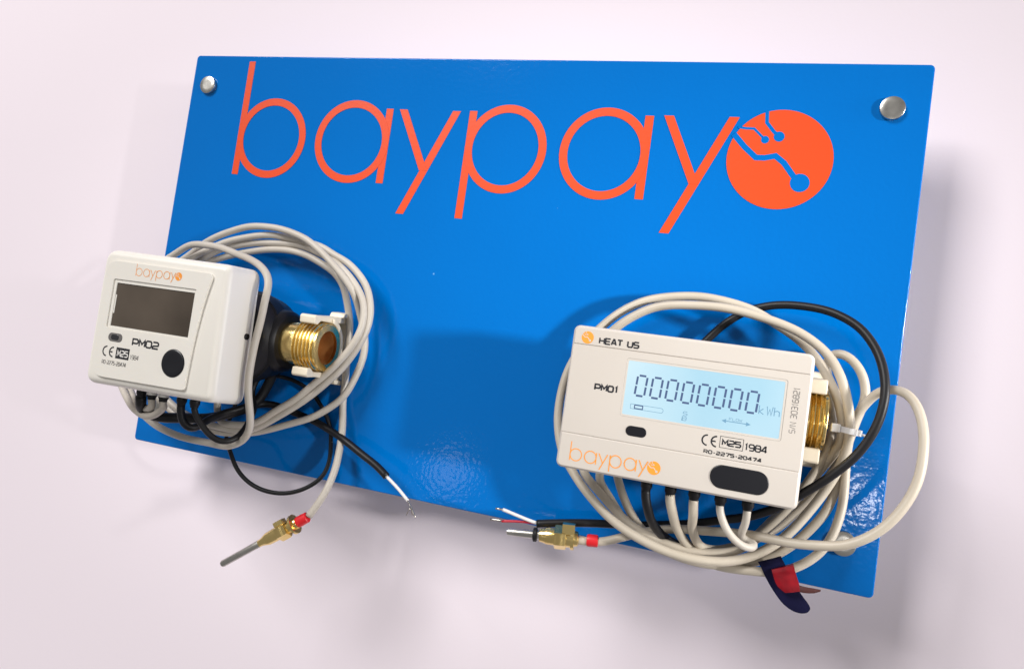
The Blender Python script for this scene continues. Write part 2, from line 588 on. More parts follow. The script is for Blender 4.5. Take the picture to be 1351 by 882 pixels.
# ---------------------------------------------------------------- the blue sign board
sign = empty("sign_board", (300, -2, 0))
tag(sign, "glossy blue sign board with large orange lettering, carrying both meters", "sign board")
board = prism("board", round_rect(0, 0, 600, 349.5, 3.2), -4, 0, M['blue'], sign, 1.2, 3)
for ch, parts in WORD:
    flat("letter", [(pts, LW, cl) for pts, cl in parts], .22, M['orange'], sign, .12)
disc = prism("emblem_disc", circle(DISC[0], DISC[1], DISC[2], 72), .05, .3, M['orange'], sign)
for pts, w, nr in TR:
    flat("track", [(pts, w, False), (circle(pts[-1][0], pts[-1][1], nr * .5, 28), nr * .99, True)], .36, M['blue'], disc, .06)

def standoff(x, z):
    o = lathe("standoff_bolt", (x, 0, z), (0, 1, 0),
              [(0.02, 7.9), (2.2, 7.9), (2.7, 7.75), (2.9, 7.4), (2.95, 4.0), (2.95, .3)], M['steel'], sign, 40)
    lathe("spacer", (x, -4.05, z), (0, -1, 0), [(0, 7.5), (GAP - .2, 7.5)], M['steel'], o, 32)
for x, z in ((18.8, 321.5), (577, 318.6), (578.7, 31.1), (19.5, 30)):
    standoff(x, z)

# ---------------------------------------------------------------- meter with the dark display (PM02)
dark = empty("heat_meter", (98, 0, 57))
tag(dark, "white rounded heat meter with dark blank display and round black button, lettered PM02", "meter", "heat meters on the blue board")
out_f = round_poly([(39.2, 57.0), (154.0, 58.6), (151.8, 155.4), (39.4, 156.6)], [9, 6, 6, 10])
out_m = round_poly([(38.2, 55.8), (156.2, 57.4), (153.4, 156.2), (38.2, 157.6)], [9, 7, 7, 11])
out_b = round_poly([(40.5, 56.0), (155.2, 55.0), (152.6, 157.0), (40.5, 157.0)], [9, 9, 9, 11])
# housing: a lofted shell, its front edge rolled over
def loft(name, sections, material, parent):
    k = len(sections[0][0])
    v, f = [], []
    for pts, d in sections:
        v += [(x, d, z) for x, z in pts]
    for s in range(len(sections) - 1):
        for i in range(k):
            f.append([s * k + i, s * k + (i + 1) % k, (s + 1) * k + (i + 1) % k, (s + 1) * k + i])
    f.append(list(range(k)))
    f.append([(len(sections) - 1) * k + i for i in range(k)][::-1])
    o = link(name, mesh_from(v, f), material, parent, smooth=True)
    o.data.set_sharp_from_angle(angle=math.radians(50))
    return o
def inset(pts, t, c=(97, 107)):
    out = []
    k = len(pts)
    for i in range(k):
        a, b = Vector(pts[i - 1]), Vector(pts[(i + 1) % k])
        e = (b - a)
        nrm = Vector((-e.y, e.x)).normalized()
        q = Vector(pts[i]) + nrm * t
        out.append((q.x, q.y))
    return out
secs = [(inset(out_b, 2.5), 62.5), (inset(out_b, .8), 63.1), (out_b, 64.6)]
secs += [([(a[0] + (b[0] - a[0]) * t, a[1] + (b[1] - a[1]) * t) for a, b in zip(out_b, out_m)], 64.6 + 29 * t) for t in (.25, .5, .75, 1)]
for a in (15, 30, 45, 60, 75, 90):
    r = 5.2
    secs.append((inset(out_m, r * (1 - math.cos(math.radians(a)))), 93.6 + r * 1.1 * math.sin(math.radians(a))))
loft("housing", secs, M['white_plastic'], dark)
# face plate with the sunk display opening
plate = round_poly([(44.8, 62.2), (132.2, 63.2), (132.6, 82), (133.9, 103), (136.8, 127), (141.4, 148.0), (44.4, 149.0)], [13, 3, 12, 12, 12, 4, 11])
hole = round_rect(53.2, 99.0, 129.4, 135.4, 1.2, 3)
fp = prism_holed("face_plate", plate, [hole], 99.0, 101.2, M['white_plastic'], dark, .7)
win = prism("display", [(55.2, 100.2), (128.2, 100.2), (128.2, 133.4), (55.2, 133.4)], 99.36, 99.7, M['lcd_off'], dark, .2, 2)
box("display_edge", 56.2, 57.2, 99.72, 99.95, 110, 124, M['white_plastic'], win)
bz = prism_holed("bezel", round_rect(53.25, 99.05, 129.35, 135.35, 1.2, 3), [[(56.0, 100.6), (127.6, 100.6), (127.6, 132.8), (56.0, 132.8)]], 99.4, 100.3, M['white_plastic'], dark)
brand_small(dark, 72.6, 139.6, .0868, 101.26, M['print_orange'], M['white_plastic'], 4.6)
text("lettering", "PM02", (80.4, 101, 88.9)[0], (80.4, 101, 88.9)[2], 4.6, 4.9, 1.3, 1.25, 101.26, M['print_black'], dark)
sw = prism("sensor_window", round_rect(57.2, 89.3, 70.3, 95.6, 3.1), 101.0, 101.5, M['print_grey'], dark, .2, 2)
prism("lens", round_rect(60.0, 90.6, 67.2, 94.4, 1.6), 101.4, 101.75, M['window'], sw, .15, 2)
ce_mark(dark, 53.8, 77.6, 8.0, 101.26, M['print_black'])
bx_ = flat_poly("metrology_mark", [(66.6, 77.4), (79.0, 77.4), (79.0, 85.6), (66.6, 85.6)], 101.26, M['print_black'], dark)
text("mark_lettering", "M25", 68.2, 79.4, 4.0, 2.6, .85, .8, 101.32, M['print_white'], bx_)
text("lettering", "1984", 80.2, 78.6, 3.0, 1.7, .55, .42, 101.26, M['print_grey'], dark)
text("lettering", "RO-2275-20474", 55.0, 72.2, 2.6, 1.35, .5, .38, 101.26, M['print_grey'], dark)
bt = lathe("button", ((119.2, 101, 80.9)[0], 100.9, (119.2, 101, 80.9)[2]), (0, 1, 0),
      [(0, 10.1), (.5, 10.1), (.9, 9.7), (1.1, 8.8), (.9, 6), (.75, 2)], M['rubber_button'], dark, 40)
lathe("side_screw", (154.2, 71.2, 106.6), (1, 0, 0), [(-3, 2.3), (1.3, 2.3), (1.5, 2.0), (1.3, 1.5)], M['black_plastic'], dark, 20)
# flow body and brass pipe
PZ, PD = 106.4, 33
body = lathe("flow_body", (131, 14, PZ), (0, 1, 0), [(0, 30), (2, 33), (10, 34.5), (20, 35), (21, 36.5), (34, 36.5), (35, 35), (41, 34), (44, 32), (48.4, 31)], M['black_plastic'], dark, 56)
lathe("socket", (150, PD, PZ), (1, 0, 0), [(0, 24.5), (12, 24.5), (15, 23.5), (17, 21)], M['black_plastic'], body, 44)
thread = [(0, 16.4), (16, 16.4), (17.5, 16.2)]
t0 = 17.5
for i in range(6):
    thread += [(t0 + i * 3.1, 16.7), (t0 + i * 3.1 + .9, 18.9), (t0 + i * 3.1 + 1.6, 18.9), (t0 + i * 3.1 + 2.6, 16.9)]
thread += [(t0 + 18.8, 17.2), (t0 + 19.4, 18.2), (t0 + 20.8, 18.2), (t0 + 21.4, 17.7)]
L_END = t0 + 21.4
pipe = lathe("brass_pipe", (200.2 - L_END, PD, PZ), (1, 0, 0), thread + [(L_END, 13.0), (L_END - 3, 12.8), (L_END - 24, 12.8), (L_END - 24, .5)], M['brass'], dark, 56)
lathe("bore", (200.2 - 22, PD, PZ), (1, 0, 0), [(0, .5), (0, 12.7), (19.5, 12.7), (19.5, 12.6), (.4, 12.5), (.4, .5)], M['brass_dark'], pipe, 40)
pipe2 = lathe("brass_pipe", (112, PD, PZ), (-1, 0, 0), [(0, 16.4), (20, 16.4), (22, 18.6), (40, 18.6), (41, 17.7), (41, 13), (20, 12.8), (20, .5)], M['brass'], dark, 48)
# cable glands under the housing
def gland(parent, x, d, ztop, r, clear=False):
    g = lathe("cable_gland", (x, d, ztop), (0, 0, -1), [(-5, r * 1.5), (1.2, r * 1.5), (1.3, r * 1.1), (2.6, r * 1.1), (2.8, r * 1.45), (5.6, r * 1.45), (6.6, r * 1.2), (8.2, r * 1.15)], M['black_plastic'], parent, 20)
    if clear:
        lathe("gland_ring", (x, d, ztop - 2.7), (0, 0, -1), [(0, r * 1.5), (2.0, r * 1.55), (2.2, r * 1.2)], M['gland_nut'], g, 20)
    return g
for x, cl in ((84.0, True), (95.0, True), (112.0, False), (124.0, False), (74, False)):
    gland(dark, x, 78, 57.5, 2.6, cl)

# ---------------------------------------------------------------- meter with the lit display (PM01)
lit = empty("heat_meter", (472, 0, 56))
tag(lit, "cream rectangular heat meter with lit pale blue display of eight zeros, lettered PM01", "meter", "heat meters on the blue board")
FD = 75.0
hs = prism("housing", round_rect(400.4, 56.0, 544.2, 146.0, 4.0), 47, FD - .55, M['cream_plastic'], lit, 2.2, 4)
def strip(z0, z1, rs, up_):
    return prism("front_panel", round_rect(401.7, z0, 542.9, z1, rs), FD - 2, FD + up_, M['cream_plastic'], lit, .8, 3)
strip(134.1, 144.9, (.6, .6, 3.0, 3.0), .12)
strip(57.1, 77.9, (3.0, 3.0, .6, .6), .22)
prism_holed("front_panel", round_rect(401.7, 78.35, 542.9, 133.65, .6, 3), [round_rect(436.6, 93.6, 531.0, 129.4, 1.4, 4)], FD - 2, FD, M['cream_plastic'], lit, .45)
scr = prism("display", round_rect(437.2, 94.2, 530.4, 128.8, .9, 3), FD - .52, FD - .25, M['lcd_on'], lit, .15, 2)
prism_holed("display_frame", round_rect(436.7, 93.7, 530.9, 129.3, 1.3, 4), [round_rect(437.9, 94.9, 529.7, 128.1, .8, 3)], FD - .5, FD - .15, M['cream_plastic'], lit)
# eight digits
SD = FD - .22
def digit(x, z):
    w, h, s, g, lean = 5.9, 12.4, 1.25, .4, .06
    X = lambda a, b: (x + a + b * lean, z + b)
    seg = []
    for x0, x1 in ((0, 0), (w, w)):
        for b0, b1 in ((s * .6, h / 2 - g), (h / 2 + g, h - s * .6)):
            seg.append(([X(x0, b0), X(x1, b1)], s, False))
    seg.append(([X(s * .75, 0), X(w - s * .75, 0)], s, False))
    seg.append(([X(s * .75, h), X(w - s * .75, h)], s, False))
    flat("digit", seg, SD, M['segment'], scr, .004)
dx0, dz0 = (444.0, 75, 107.3)[0], (444.0, 75, 107.3)[2]
dx1, dz1 = (509.5, 75, 107.4)[0], (509.5, 75, 107.4)[2]
for i in range(8):
    digit(dx0 + (dx1 - dx0) * i / 7, dz0 + (dz1 - dz0) * i / 7)
ux, uz = (517.1, 75, 107.5)[0], (517.1, 75, 107.5)[2]
text("unit_lettering", "kWh", ux, uz, 5.0, 3.3, .95, .48, SD, M['segment_light'], scr)
px_, pz_ = (445.0, 75, 100.4)[0], (445.0, 75, 100.4)[2]
flat("icon", [(round_rect(px_ - 2.5, pz_ - 1.4, px_ + 17.5, pz_ + 1.4, (.1, 1.39, 1.39, .1), 4), .28, True)], SD, M['segment_light'], scr)
flat("icon", [(round_rect(px_, pz_ - 1.0, px_ + 5.0, pz_ + 1.0, .1, 1), .6, True)], SD + .02, M['segment'], scr)
sx_, sz_ = (475.4, 75, 99.2)[0], (475.4, 75, 99.2)[2]
text("icon", "S", sx_ - 1, sz_ + .6, 2.3, 2.4, .3, .33, SD, M['segment_light'], scr)
text("icon", "B", sx_ - 1.2, sz_ - 2.4, 2.3, 2.4, .3, .33, SD, M['segment_light'], scr)
ax_, az_ = (496.9, 75, 100.4)[0], (496.9, 75, 100.4)[2]
flat("arrow", [([(ax_ + 2, az_), (ax_ + 14.6, az_)], .5, False)], SD, M['segment_light'], scr)
link("arrow_head", mesh_up([(ax_, SD + .02, az_), (ax_ + 2.6, SD + .02, az_ + 1.2), (ax_ + 2.6, SD + .02, az_ - 1.2)], [[0, 1, 2]]), M['segment_light'], scr)
link("arrow_head", mesh_up([(ax_ + 16.6, SD + .02, az_), (ax_ + 14, SD + .02, az_ + 1.2), (ax_ + 14, SD + .02, az_ - 1.2)], [[0, 1, 2]]), M['segment_light'], scr)
text("arrow_lettering", "FLOW", ax_ + 4.2, az_ + .75, 1.5, 1.45, .5, .22, SD, M['segment_light'], scr)
# print
T0 = FD + .06
brand_small(lit, (408.6, 75, 61.3)[0] + .3, (408.6, 75, 61.3)[2], .1165, FD + .28, M['print_orange'], M['cream_plastic'], 5.2)
emblem(lit, ((410.2, 75, 138.7)[0], (410.2, 75, 138.7)[2]), 3.9, FD + .18, M['print_orange'], M['cream_plastic'])
text("lettering", "HEAT US", (418.1, 75, 136.1)[0], (418.1, 75, 136.1)[2], 3.4, 2.95, .85, .95, FD + .18, M['print_black'], lit, 0)
text("lettering", "PM01", (419.1, 75, 107.1)[0], (419.1, 75, 107.1)[2], 3.4, 3.2, .95, 1.05, T0, M['print_black'], lit)
text("serial_number", "S/N 30316821", (537.9, 75, 99.4)[0], (537.9, 75, 99.4)[2], 3.2, 1.85, .62, .3, T0, M['print_grey'], lit, 90)
ob = prism("small_button", round_rect((441.6, 75, 84.0)[0], (447.9, 75, 85.5)[2] - 3.1, (454.3, 75, 86.1)[0], (447.9, 75, 85.5)[2] + 3.1, 3.0), FD - .5, FD + .35, M['rubber_button'], lit, .3, 2)
bc = (510.9, 75, 67.8)
big = prism("large_button", round_rect(bc[0] - 16.6, bc[2] - 6.9, bc[0] + 16.6, bc[2] + 6.9, 6.8, 10), FD - .5, FD + .9, M['rubber_button'], lit, .7, 3)
cx_, cz_ = (486.9, 75, 84.1)[0], (486.9, 75, 84.1)[2]
ce_mark(lit, cx_, cz_, 6.9, T0, M['print_black'])
mx_, mz_ = (497.6, 75, 84.6)[0], (497.6, 75, 84.6)[2]
flat("metrology_mark", [([(mx_, mz_), (mx_ + 13.2, mz_), (mx_ + 13.2, mz_ + 6.6), (mx_, mz_ + 6.6)], .3, True)], T0, M['print_black'], lit)
text("lettering", "M25", mx_ + 1.5, mz_ + 1.7, 3.0, 2.9, .8, .85, T0, M['print_black'], lit)
text("lettering", "1984", mx_ + 14.2, mz_ + 1.0, 3.5, 2.75, .8, .78, T0, M['print_black'], lit)
rx_, rz_ = (489.2, 75, 80.4)[0], (489.2, 75, 80.4)[2]
text("lettering", "RO-2275-20474", rx_, rz_ - .4, 1.8, 1.9, .78, .55, T0, M['print_black'], lit)
for gx in (456.7, 471.6, 486.0, 501.6, 517.6):
    gland(lit, gx, 60, 57.2, 2.5, False)
PZ2, PD2 = 107.4, 24
b2 = lathe("flow_body", (474, 6, PZ2), (0, 1, 0), [(0, 24), (2, 26), (30, 26), (32, 25), (40.9, 25)], M['black_plastic'], lit, 40)
E2 = 557.5
pipe3 = lathe("brass_pipe", (E2 - L_END, PD2, PZ2), (1, 0, 0), [(-60, 16.4)] + thread[1:] + [(L_END, 13.0), (L_END - 3, 12.8), (L_END - 24, 12.8), (L_END - 24, .5)], M['brass'], lit, 56)
lathe("bore", (E2 - 22, PD2, PZ2), (1, 0, 0), [(0, .5), (0, 12.7), (19.5, 12.7), (19.5, 12.6), (.4, 12.5), (.4, .5)], M['brass_dark'], pipe3, 40)
lathe("brass_pipe", (474, PD2, PZ2), (-1, 0, 0), [(0, 16.4), (36, 16.4), (38, 18.6), (54, 18.6), (55, 17.7), (55, 13), (30, 12.8), (30, .5)], M['brass'], lit, 48)

# ---------------------------------------------------------------- pipe clips
def pipe_clip(x0, x1, pz, pd, R0, label, jaw=50, th=4.2):
    c = empty("pipe_clip", ((x0 + x1) / 2, 0, pz - R0 - 8))
    tag(c, label, "pipe clip", "pipe clips holding the brass pipes")
    # U profile in the (d, z) plane, extruded along x
    def ubar(name, prof, a, b):
        k = len(prof)
        v = [(a, d, z) for d, z in prof] + [(b, d, z) for d, z in prof]
        f = [list(range(k)), list(range(2 * k - 1, k - 1, -1))] + [[i, i + k, (i + 1) % k + k, (i + 1) % k] for i in range(k)]
        return bevel(link(name, mesh_from(v, f), M['clip'], c), .9, 2, 30)
    arc = [(pd - (R0 + 4.2) * math.sin(math.pi * i / 16), pz + (R0 + 4.2) * math.cos(math.pi * i / 16)) for i in range(1, 16)]
    arc += [(pd - (R0 + .4) * math.sin(math.pi * i / 16), pz + (R0 + .4) * math.cos(math.pi * i / 16)) for i in range(15, 0, -1)]
    ubar("saddle", arc, x0 + .6, x1 + 2.2)
    ubar("base", [(.1, pz - R0 - 6), (.1, pz + R0 + 6), (3.1, pz + R0 + 6), (4.5, pz + R0 * .8), (4.5, pz - R0 * .8), (3.1, pz - R0 - 6)], x0 + .4, x1 - .4)
    for s in (1, -1):
        z = lambda q: pz + s * q
        a = ubar("jaw", [(3.2, z(R0 + 1.2)), (3.2, z(R0 + th + 2.4)), (16, z(R0 + th + 1.6)), (jaw - 12, z(R0 + th)), (jaw - 2, z(R0 + th + .4)), (jaw, z(R0 + th - 1)), (jaw - .6, z(R0 - 2.2)), (jaw - 5, z(R0 - 2.6)), (jaw - 9, z(R0 + .5)), (pd, z(R0 + .25))], x0, x1)
        ubar("lip", [(4.2, z(R0 + th + 2.0)), (4.2, z(R0 + th + 6.0)), (14, z(R0 + th + 5.0)), (16, z(R0 + th + 1.2))], x0 + 2.5, x1 + 2.4)
    return c
pipe_clip(184.0, 197.6, PZ, PD, 19.0, "ivory plastic clip gripping the brass pipe of the PM02 meter", 52)
pipe_clip(544.0, 555.0, PZ2, PD2, 19.0, "ivory plastic clip gripping the brass pipe beside the lit meter", 44, 6.5)

# ---------------------------------------------------------------- left cables
GR = 2.8
LA = empty("sensor_cable", (100, 20, 60))
tag(LA, "grey coiled sensor cable of PM02 ending in a brass and steel probe below the board", "cable", "grey coiled cables")
tube("cable", [
 (84, 78, 50), (84.5, 76, 44), (63.5, 66, 40.4), (35.9, 50, 48.7), (2.9, 28, 73.0), (-7.8, 20, 105.2), (11.1, 17, 141.1), (32.2, 17, 158.5), (44.1, 17, 167.6), (57.9, 18, 178.5), (76.6, 19, 187.8), (98.9, 20, 195.3), (116.0, 21, 196.5), (133.1, 22, 195.8), (150.4, 23, 192.1), (162.4, 24, 188.3), (175.6, 25, 181.0), (193.0, 26, 168.6), (202.7, 25, 160.1), (208.4, 22, 152.1), (211.3, 18, 143.9), (213.8, 14, 133.7), (217.7, 11, 121.2), (220.1, 11, 105.2), (218.5, 13, 91.7), (214.9, 15, 79.8), (210.9, 16, 70.8), (199.2, 17, 59.1), (185.6, 17, 50.1), (166.0, 17, 41.1), (146.6, 17, 33.3), (131.4, 17, 28.3), (109.7, 17, 24.7), (87.4, 18, 25.4), (63.1, 18, 29.7), (40.5, 17, 38.3),
 (13.6, 14, 55.2), (-7.4, 12, 85.8), (2.2, 12, 120.6), (33.3, 12, 150.8), (59.1, 12, 163.3), (80.5, 12, 170.6), (97.0, 12.5, 175.3), (118.6, 13, 179.1), (141.5, 14, 179.8), (154.9, 15, 177.7), (171.8, 16.5, 172.3), (185.2, 16, 166.3), (192.9, 13, 157.7), (196.7, 9, 144.4), (200.1, 7, 130.3), (201.5, 6, 117.0), (202.0, 5, 102.4), (203.0, 4.5, 83.0), (204.7, 5, 63.1), (208.8, 8, 48.1), (211.7, 12, 35.0), (214.9, 20, 13.7), (212.3, 28, -6.8), (205.2, 31, -21.9)],
 GR, M['cable'], LA)
def probe(parent, a, b, sleeve_gap, hang):
    """a: where the cable enters, b: tip (mm); builds sleeve, fitting and steel rod along the line"""
    A, B = Vector(a), Vector(b)
    L = (B - A).length
    ax = (B - A).normalized()
    at = lambda t: tuple(A + ax * t)
    return A, B, L, ax, at
A, B, L, ax, at_ = probe(LA, (205.2, 31, -21.9), (138.7, 37, -71.7), 0, 0)
lathe("red_sleeve", at_(1), ax, [(0, 3.3), (.6, 4.0), (7.5, 4.3), (9.5, 4.0), (10.0, 3.2)], M['red'], LA, 24)
fit = lathe("brass_fitting", at_(10.2), ax, [(0, 3.8), (1.0, 4.4), (2.4, 4.4), (2.5, 7.6), (4.4, 7.6), (4.5, 4.4), (9.0, 4.4), (9.1, 6.9), (10, 7.4), (17.2, 7.4), (18, 6.9), (18.1, 5.2), (21, 5.1), (28, 4.9), (31, 3.9), (34, 2.9), (36.5, 2.7)], M['brass'], LA, 36, hexes=(7, 8, 9, 10))
wing = box("wing", -1, 1, -1, 1, -1, 1, M['brass'], fit)
wing.data.transform(Matrix.Diagonal((2.6, 2.6, 8.5, 1)))
wing.matrix_world = Matrix.Translation(V(*at_(25.5)) + Vector((-.0005, -.002, .0048))) @ V(*ax).to_track_quat('X', 'Z').to_matrix().to_4x4() @ Matrix.Diagonal((1.5, 1.1, .45, 1))
bpy.context.view_layer.update()
lathe("steel_probe", at_(46.0), ax, [(0, 2.6), (1, 2.75), (L - 46 - 2, 2.7), (L - 46 - .8, 2.3), (L - 46, 1.2)], M['steel'], LA, 24)

LB = tube("coiled_cable", [
 (95, 78, 50), (95, 78, 44), (96.0, 76, 46.2), (86.2, 73, 38.3), (73.8, 70, 34.4), (58.9, 66, 37.2), (43.7, 60, 44.4), (21.2, 48, 55.9), (-1.8, 38, 84.9), (-3.9, 32, 124.3), (21.1, 30, 152.1), (40.1, 30, 165.6), (53.8, 32, 173.0), (63.0, 34, 174.7), (79.4, 37, 174.4), (96.6, 41, 172.7), (114.1, 46, 169.2), (132.0, 52, 165.6), (149.4, 60, 160.2), (161.0, 66, 152.9), (165.4, 69, 146.1), (165.0, 70, 138.0), (163.8, 70, 119.7), (161.5, 70, 98.0), (160.9, 70, 78.2), (162.3, 69, 64.9), (165.1, 67, 51.3), (164.8, 64, 41.0), (157.5, 59, 30.4), (142.0, 54, 22.3), (121.2, 48, 20.0), (98.1, 43, 19.0), (78.0, 40, 19.4), (58.6, 38, 22.8), (42.2, 36, 28.2), (24.5, 33, 37.4), (1.6, 28, 59.8), (-10.9, 24, 91.2), (-1.7, 22, 125.7), (24.0, 21, 148.5), (44.9, 21, 161.1), (63.9, 20, 172.8), (83.1, 19, 182.2), (99.0, 18, 187.0), (114.2, 17, 190.1), (124.6, 16, 190.9), (140.3, 15, 189.6), (153.8, 14, 187.9), (167.8, 14, 186.0), (182.1, 15, 180.3), (195.5, 16, 175.3), (207.7, 17, 167.2), (217.5, 18, 157.2), (222.9, 19, 146.3), (225.5, 20, 136.4), (225.7, 22, 125.6), (222.8, 24, 114.4), (217.4, 25, 102.4), (210.6, 26, 91.4), (200.9, 27, 80.6), (190.6, 27, 69.9), (184.6, 27, 64.5), (165.6, 26, 50.2), (146.0, 25, 36.7), (131.2, 25, 30.6), (112.9, 25, 29.4), (92.3, 25, 30.9), (68.9, 24, 35.3), (38.0, 21, 49.0), (9.3, 18, 74.3), (0.6, 16, 106.6), (26.3, 16, 142.8), (52.3, 16, 162.0), (73.2, 15.5, 174.5), (91.8, 15, 180.2), (113.2, 14, 184.2), (134.5, 13, 185.7), (152.0, 12.5, 184.2), (166.0, 13, 180.4), (180.0, 15, 176.4), (191.2, 18, 170.9), (200.2, 20, 165.4), (210.6, 21, 156.1), (218.1, 22, 146.6), (221.1, 23, 138.5), (222.4, 25, 127.8), (221.1, 27, 118.7), (217.1, 28.5, 108.1), (211.6, 30, 99.1), (202.7, 30, 88.5), (191.8, 30, 77.4), (180.1, 29, 66.2), (161.7, 29, 52.6), (144.1, 29, 39.6), (127.6, 28, 35.0), (108.3, 27, 34.9), (100, 26, 62)],
 GR, M['cable'])
tag(LB, "grey cable coiled beside the PM02 meter, one loop passing over its white side", "cable", "grey coiled cables")

# black cables of the left meter
K1 = empty("black_cable", (180, 20, 40))
tag(K1, "black cable with a bare stripped white wire end, crossing the board below PM02's coil", "cable", "black cables of PM02")
tube("sheath", [(112, 78, 50), (112, 78, 45), (112.4, 76, 39.1), (116.0, 74, 33.4), (119.1, 70, 32.0), (119.9, 62, 35.8), (120.2, 50, 40.7), (124.5, 36, 45.7), (135.1, 24, 52.0), (144.8, 16, 54.3), (155.6, 9, 51.8), (170.1, 7, 48.5), (184.9, 7, 45.3), (201.0, 9, 40.8), (216.4, 14, 36.5), (234.3, 16, 29.1), (249.1, 17, 22.6), (258.4, 18, 16.9)], 2.9, M['black'], K1)
tube("white_wire", [(256.9, 18, 17.7), (262.9, 18.5, 14.3), (271.1, 19, 9.1), (279.5, 20, 2.9)], 1.25, M['white_wire'], K1)
for e, m_ in (((288.5, 22, -7.9), .55), ((280.0, 20, -7.7), .4), ((283.6, 17, -7.5), .45), ((283.6, 24, -2.4), .35)):
    tube("bare_strand", [(278.8, 20, 3.3), (282.2, 20, 0.1), e], m_, M['copper'], K1, 8, 1)
K2 = tube("black_cable", [(74, 78, 50), (74, 77, 46), (68.2, 70, 40.0), (72.8, 62, 34.6), (79.3, 56, 33.7), (88.2, 48, 34.8), (104.1, 42, 36.6), (115.3, 36, 40.6), (125.6, 30, 45.7), (134.0, 26, 50.6), (138.0, 22, 56.0), (141.4, 20, 65.1), (145.2, 20, 75.6), (151.4, 24, 88.6), (150, 30, 96)], 4.0, M['black'])
tag(K2, "thick black cable running from the black flow body back under the PM02 meter", "cable", "black cables of PM02")
K3 = tube("black_cable", [(124, 78, 50), (124, 78, 45), (128.9, 77, 41.3), (133.2, 76, 35.8), (140.2, 74, 30.1), (147.7, 70, 27.2), (152.6, 64, 29.9), (152.0, 54, 35.5), (148.1, 42, 44.3), (142.7, 32, 51.5), (133.2, 26, 62.7), (138, 24, 80)], 2.3, M['black'])
tag(K3, "thin black cable drooping in a small loop from the right gland of PM02", "cable", "black cables of PM02")
K4 = tube("black_cable", [(120, 20, 84), (129.3, 16, 74.6), (142.8, 13, 77.5), (153.4, 8, 76.3), (165.1, 5, 72.8), (178.0, 4, 65.1), (189.5, 4, 52.7), (195.6, 4, 43.9), (199.5, 5, 31.2), (202.2, 8, 16.8), (200.8, 14, 4.6), (191.8, 20, -4.4), (179.2, 25, -10.1), (164.4, 28, -11.6), (148.2, 30, -7.9), (134.2, 31, 1.3), (124.3, 30, 14.5), (112.5, 20, 18.5), (102.8, 9, 23.1), (100.1, 6, 32.1), (104.4, 6, 46.2), (108.3, 8, 65.9)], 1.7, M['black'])
tag(K4, "thin black cable hanging in a wide loop below the board's lower edge", "cable", "black cables of PM02")

# ---------------------------------------------------------------- right cables
RR = 2.98
RA = tube("coiled_cable", [
 (471.6, 60, 50), (471.6, 60, 46), (474.0, 58, 40.5), (475.9, 52, 32.4), (479.9, 42, 22.9), (485.8, 32, 15.0), (496.3, 25, 12.0), (506.9, 22, 13.7), (517.6, 19, 18.8), (525.1, 17, 26.8), (532.8, 15, 36.9), (540.9, 14, 47.7), (550.4, 13, 61.6), (558.0, 13, 74.8), (564.6, 16, 86.9), (567.9, 21, 96.5), (567.8, 25, 106.3), (565.8, 27, 114.6), (562.2, 27, 124.5), (557.1, 26, 133.3), (551.4, 24, 142.2), (544.8, 21, 149.7), (537.8, 19, 155.8), (530.8, 18, 160.5), (519.8, 17, 166.2), (512.1, 16, 170.4), (504.5, 16, 173.6), (493.4, 16, 176.4), (482.3, 16, 178.0), (470.6, 16, 178.5), (456.0, 16, 177.1), (445.9, 16, 175.2), (434.8, 16, 171.8), (423.9, 16, 165.8), (413.1, 16, 157.5), (404.1, 16, 147.7), (392.9, 17, 131.0), (386.4, 19, 113.8), (384.7, 22, 95.8), (386.5, 25, 77.4), (393.6, 30, 59.4), (405.8, 35, 46.5), (416.2, 38, 37.1), (429.4, 41, 27.6), (443.4, 43, 20.4), (457.7, 45, 15.4), (472.1, 45, 12.0), (486.4, 44, 10.6), (496.6, 42, 10.5), (506.5, 39, 11.3), (517.1, 36, 14.4), (526.1, 33, 18.8), (534.1, 30, 24.5), (542.6, 27, 33.3), (548.5, 25, 41.3), (554.7, 23, 50.8), (561.5, 21, 62.8), (567.5, 21, 76.4), (571.1, 24, 88.7), (572.2, 28, 101.0), (570.7, 31, 111.7), (567.9, 33, 121.2), (565.0, 34, 130.6), (561.1, 34, 138.5), (557.0, 33, 145.1), (552.0, 32, 150.7), (543.8, 31, 156.8), (533.8, 30, 161.9), (522.8, 29, 165.5), (512.3, 28, 168.1), (501.6, 27, 170.1), (487.0, 26, 171.5), (472.2, 25, 171.5), (457.6, 24, 170.4), (446.0, 23, 168.4), (436.5, 22, 164.8), (425.7, 21, 158.0), (417.5, 20, 150.7), (408.5, 18, 138.5), (403.0, 18, 111.9), (420, 18, 80), (408.1, 27, 50.8), (414.2, 29, 44.9), (422.9, 31, 38.0), (435.5, 33, 28.6), (448.0, 35, 21.2), (463.5, 36, 16.2), (478.1, 36, 13.7), (492.4, 34, 13.2), (502.5, 31, 14.3), (511.9, 28, 16.9), (518.9, 25, 20.7), (527.5, 23, 29.9), (536.0, 21, 40.5), (544.7, 19, 52.6), (552.3, 17, 67.3), (557.5, 16, 77.9), (561.7, 14, 90.1), (563.8, 13, 100.2), (562.2, 11, 111.6), (557.0, 9, 127.0), (538, 8, 128), (520, 9, 110)],
 RR, M['cable_warm'])
tag(RA, "long beige cable coiled in many turns around the lit PM01 meter", "cable", "beige cables of PM01")
